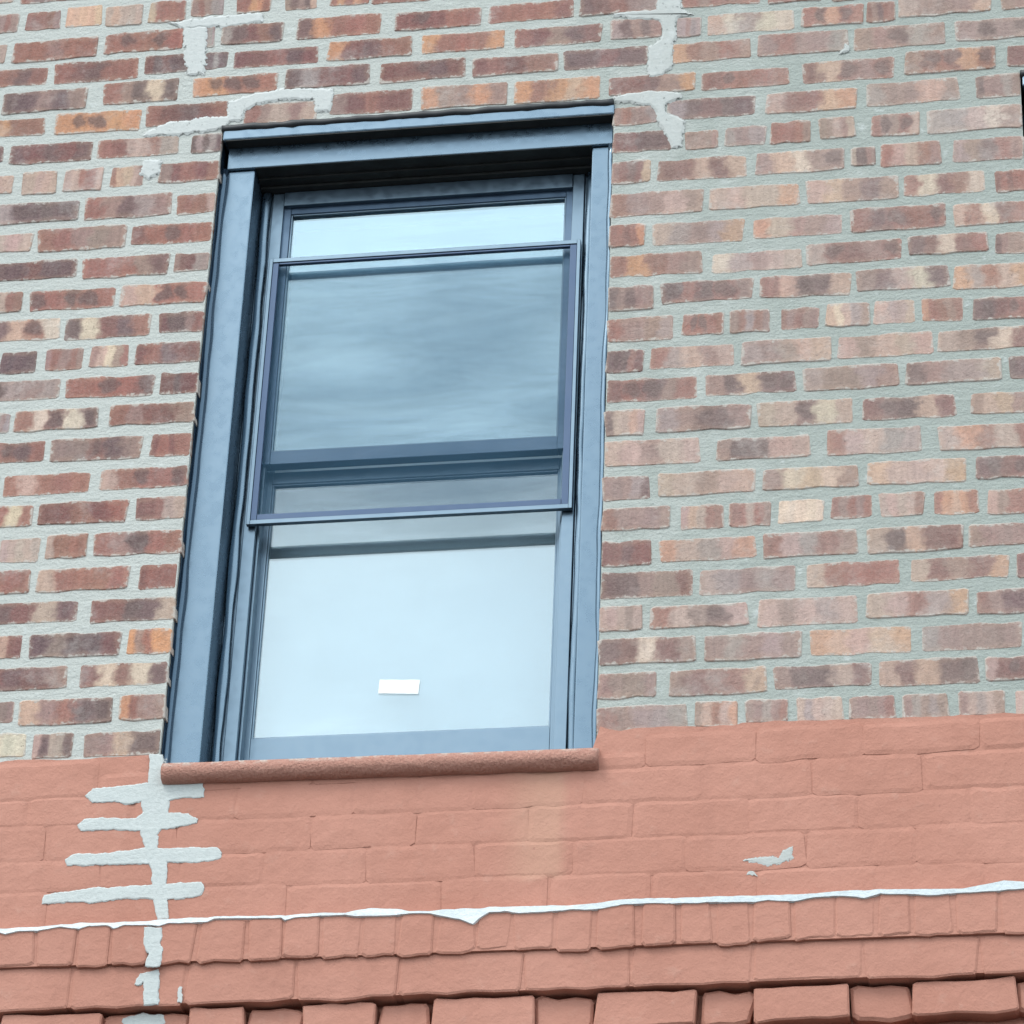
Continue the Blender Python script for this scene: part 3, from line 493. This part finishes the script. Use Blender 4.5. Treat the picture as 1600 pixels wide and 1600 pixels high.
while x < X1-.3: dent.append((x+.01, x+(.22 if k else .13), k)); x += .24 if k else .15; k = 1-k
for p, q, k in dent:
    x = (p+q)/2
    if k: painted('dentil_brick', p, q, DB(x)+.012, SB(x)-.006, .009, -.0165, .05, j=.0034, r=.005, bev=.0035)
    else: painted('dentil_brick', p+.002, q+.004, DB(x)+.012, SB(x)-.008, .009, -.004, .03, j=.006, r=.009, bev=.006)
    painted('painted_brick', p-.06, q-.075, DB(x)-.066, DB(x)-.010, .009, -.006+(0 if k else .003), .02, j=.003, bev=.005)
o = wp(far.build('surrounding_painted_bricks', M['paint'])); o['kind'] = 'stuff'
# white sealant bead on the corbel's ledge
b = MB(); C = [(x/1000, z0/1000, z1/1000) for x, z0, z1 in CALKS]
C = [(X0, C[0][1], C[0][2])]+C+[(X1, C[-1][1]+.01, C[-1][2]+.01)]
b.pad(poly_rough([(x, z0) for x, z0, z1 in C]+[(x, z1) for x, z0, z1 in C[::-1]], .0008, .006), -.0432, -.037, .0015, .0017); wp(b.build('sealant_line', M['white']))
for P, y, d in ((REPAIR_LADDER, -.0100, .006), (REPAIR_HEADER, -.0420, .008), (REPAIR_STRETCHER, -.0325, .008), (REPAIR_DENTIL, -.0095, .008)):
    b = MB(); b.pad(poly_rough([(x/1000, z/1000) for x, z in P], .0022, .006), y, y+d*.35, .0045, .0040); o = wp(b.build('crack_repair', M['ladder']))
for i, P in enumerate(SMEARS):
    y = -.0094 if i < 2 else -.0322
    b = MB(); b.pad(poly_rough([(x/1000, z/1000) for x, z in P], .004, .004), y, y+.001, .006 if i == 0 else .0022, .004 if i == 0 else .003); wp(b.build('mortar_smear', M['patch']))

# ------------------------------------------------------------------ the window
def wavy(x, y, z0, z1, r, amp, seed, nz=60, squash=.6, end_r=1):
    P = []; R = []
    for i in range(nz+1):
        z = z0+(z1-z0)*i/nz
        P.append((x+noise.noise(Vector((z*3, seed, 0)))*amp+noise.noise(Vector((z*11, seed, 4)))*amp*.5, y, z))
        R.append(r*(1+.35*noise.noise(Vector((z*7, seed, 8)))))
    return P, R
XC, HW = (OX0+OX1)/2, (OX1-OX0)/2
def make_window():
    root = empty('sash_window', (XC, .13, OZ0), 'blue grey double hung window with half raised insect screen and white paper label', 'window')
    root['kind'] = 'thing'
    def put(b, name, m, parent=None, smooth=False):
        o = b.build(name, M[m], None, smooth); p = parent or root
        o.parent = p; o.location = (-root.location if p is root else Vector((0, 0, 0))); return o
    xa = lambda v: XC+v; x = lambda v: XC+.0125+v
    zl = OZ1
    # lintel flange with a black wavy bead along its top
    b = MB(); b.box(xa(-HW+.004), xa(HW+.002), -.006, .13, zl-.034, zl-.004, .004); put(b, 'lintel', 'casing')
    b = MB(); P = [(xa(-HW+2*HW*i/60), -.004, zl+.001+noise.noise(Vector((i*.35, 2, 0)))*.004) for i in range(61)]
    b.tube(P, [.0095*(1+.4*noise.noise(Vector((i*.5, 6, 0)))) for i in range(61)], 7, .8); put(b, 'lintel_bead', 'black', None, True)
    b = MB(); b.box(xa(-HW+.012), xa(HW-.004), .026, .15, zl-.095, zl-.0345, .002)
    put(b, 'head_casing', 'casing')
    b = MB(); b.box(x(-.394), x(.394), .066, .15, zl-.1015, zl-.0955, .001); b.box(x(-.394), x(.394), .092, .15, zl-.1085, zl-.102, .001); put(b, 'head_stop', 'soffit_black')
    b = MB(); b.box(xa(-HW+.012), xa(HW-.006), -.0045, .025, zl-.0362, zl-.0342); put(b, 'lintel_soffit_shade', 'soffit_black')  # thin black sheet added to darken the lintel's underside as shade would
    b = MB(); b.box(x(-.3935), x(.3935), .0275, .0655, zl-.0962, zl-.0952); put(b, 'head_soffit_shade', 'soffit_black')  # added black sheet, the shade under the head casing as colour
    for s in (-1, 1):
        b = MB(); xs = sorted((xa(s*(HW-.001)), x(s*.3945))); b.box(xs[0], xs[1], .034, .15, OZ0+.004, zl-.0965, .003); put(b, 'jamb_casing', 'casing')
        b = MB(); P, R = wavy(xa(s*(HW-.006)), .030, OZ0+.01, zl-.098, .0085, .004, 3+s); b.tube(P, R, 8, 1.2); put(b, 'casing_sealant', 'caulk' if s < 0 else 'casing', None, True)
        b = MB(); n = 90; vs = []; q = xa(s*(HW-.0022))         # dark strip along the brick reveal, front edge wavy
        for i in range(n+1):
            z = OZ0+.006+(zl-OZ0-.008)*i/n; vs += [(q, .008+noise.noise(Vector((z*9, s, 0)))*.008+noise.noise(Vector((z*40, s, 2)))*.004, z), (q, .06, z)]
        b.add(vs, [(2*i, 2*i+1, 2*i+3, 2*i+2) for i in range(n)]); put(b, 'reveal_strip', 'caulk')
        b = MB(); P, R = wavy(x(s*.381), .112, OZ0+.015, zl-.11, .0105, .004, 13+s); b.tube(P, R, 8, .6); put(b, 'jamb_sealant', 'casing', None, True)
    b = MB(); b.box(xa(HW-.05), xa(HW-.003), .0315, .1, OZ0+.002, OZ0+.02, .003); b.box(xa(-HW+.002), x(-.4), .029, .1, OZ0+.002, OZ0+.022, .004); put(b, 'casing_foot', 'casing')
    # outer frame: jambs in steps, head, sub-sill
    b = MB(); zb, zt = OZ0+.03, zl-.109
    for s in (-1, 1):
        for i0, i1, y in ((.3675, .3945, .120), (.340, .367, .1135), (.334, .3395, .13)):
            q = sorted((x(s*i0), x(s*i1))); b.box(q[0], q[1], y, .24, zb, zt, .0015)
    b.box(x(-.3395), x(.3395), .110, .24, zt-.038, zt, .0015); b.box(x(-.394), x(.394), .10, .24, zb, zb+.03, .002)
    put(b, 'outer_frame', 'frame')
    def sash(name, y, z0, z1, so, si, rt, rb, glassmat, fm):
        b = MB()
        b.box(x(-so), x(-si), y, y+.028, z0, z1, .0015); b.box(x(si), x(so), y, y+.028, z0, z1, .0015)
        b.box(x(-si), x(si), y+.0007, y+.028, z1-rt, z1, .0012); b.box(x(-si), x(si), y+.0007, y+.028, z0, z0+rb, .0012)
        o = put(b, name, fm)
        g = MB(); g.box(x(-si-.004), x(si+.004), y+.010, y+.014, z0+rb-.004, z1-rt+.004); put(g, 'pane', glassmat, o)
        g = MB()
        for q0, q1, w0, w1 in ((-si, -si+.004, z0+rb, z1-rt), (si-.004, si, z0+rb, z1-rt)): g.box(x(q0), x(q1), y+.004, y+.0098, w0, w1, .001)
        g.box(x(-si+.0045), x(si-.0045), y+.004, y+.0098, z1-rt-.004, z1-rt, .001); g.box(x(-si+.0045), x(si-.0045), y+.004, y+.0098, z0+rb, z0+rb+.004, .001)
        put(g, 'glazing_bead', 'frame', o)
        return o
    up = sash('upper_sash', .122, 5.773, 6.489, .345, .3235, .026, .034, 'glass2', 'sash')
    lo = sash('lower_sash', .163, 5.03, 5.777, .36, .3235, .030, .075, 'glass', 'frame')
    # insect screen raised in front of the upper sash
    b = MB(); y0, y1 = .097, .109
    b.box(x(-.358), x(-.350), y0, y1, 5.603, 6.320, .001); b.box(x(.357), x(.365), y0, y1, 5.603, 6.320, .001)
    b.box(x(-.350), x(.357), y0, y1, 6.309, 6.320, .001); b.box(x(-.350), x(.357), y0, y1, 5.603, 5.614, .001);
    sr = MB(); sr.box(x(-.3495), x(-.336), y0+.002, y1, 5.6145, 6.3085, .001); sr.box(x(.341), x(.3565), y0+.002, y1, 5.6145, 6.3085, .001)
    sr.box(x(-.3355), x(.3405), y0+.002, y1, 5.6145, 5.629, .001); sr.box(x(-.3355), x(.3405), y0+.002, y1, 6.3035, 6.3085, .001)
    sc = put(b, 'insect_screen', 'frame'); put(sr, 'screen_border', 'navy', sc)
    g = MB(); g.box(x(-.351), x(.358), .1045, .1055, 5.629, 6.310); put(g, 'mesh', 'screen', sc)
    b = MB(); g = 40; vs = [(x(-.36+.72*i/g), .215+.0035*math.sin(i*.9)*(.4+.6*(k == 0)), 5.04 if k == 0 else 6.50) for k in (0, 1) for i in range(g+1)]
    b.add(vs, [(i, i+1, g+2+i, g+1+i) for i in range(g)]); put(b, 'roller_shade', 'blind', None, True)
    # rough painted stone sill, its nose rounded
    prof = [(-.012, -.046), (-.022, -.044), (-.030, -.038), (-.035, -.031), (-.036, -.022), (-.033, -.013), (-.026, -.004), (-.015, 0), (.25, .03), (.25, -.046)]
    b = MB(); nx = 90; x0, x1 = OX0+.016, OX1+.008; vs = []; fs = []; m = len(prof)
    for i in range(nx+1):
        xx = x0+(x1-x0)*i/nx; k = .96 if i in (0, nx) else 1
        for j, (py, pz) in enumerate(prof):
            d = noise.noise(Vector((xx*14, j, 0)))*.0022 if py < 0 else 0
            vs.append((xx, py*k+d, OZ0+.002+.005*(1-i/nx)+pz*k+d))
    for i in range(nx):
        for j in range(m): fs.append((i*m+j, (i+1)*m+j, (i+1)*m+(j+1) % m, i*m+(j+1) % m))
    fs += [tuple(range(m)), tuple(nx*m+j for j in range(m))[::-1]]
    b.add(vs, fs); put(b, 'sill', 'sill', None, True)
    return root, lo
win, lower = make_window()
def copy_tree(o, parent=None):
    c = o.copy(); COL.objects.link(c)
    if parent: c.parent = parent
    for ch in o.children: copy_tree(ch, c)
    return c
win2 = copy_tree(win); win2.location.x += W2
win2['label'] = 'dark framed window cut off by the right edge beside the buff bricks'
# white label stuck to the lower pane only of the first window
b = MB(); c, s = math.cos(math.radians(-3.5)), math.sin(math.radians(-3.5)); R = []
for dx, dz in ((-.044, -.017), (.044, -.017), (.044, .017), (-.044, .017)): R.append((-.260+dx*c-dz*s, 5.221+dx*s+dz*c))
b.prism(poly_rough(R, .0006, .01), .1718, .1726); o = b.build('paper_label', M['sticker'], lower)

# rooms behind the two windows
for k, xo in enumerate((0, W2)):
    b = MB(); x0, x1, z0, z1 = OX0-.3+xo, OX1+.3+xo, 4.5, 7.1
    b.add([(x0, .275, z0), (x1, .275, z0), (x1, 3, z0), (x0, 3, z0), (x0, .275, z1), (x1, .275, z1), (x1, 3, z1), (x0, 3, z1)],
          [(0, 1, 2, 3), (4, 7, 6, 5), (1, 5, 6, 2), (2, 6, 7, 3), (3, 7, 4, 0)])
    o = b.build('room', M['room']); o['kind'] = 'structure'
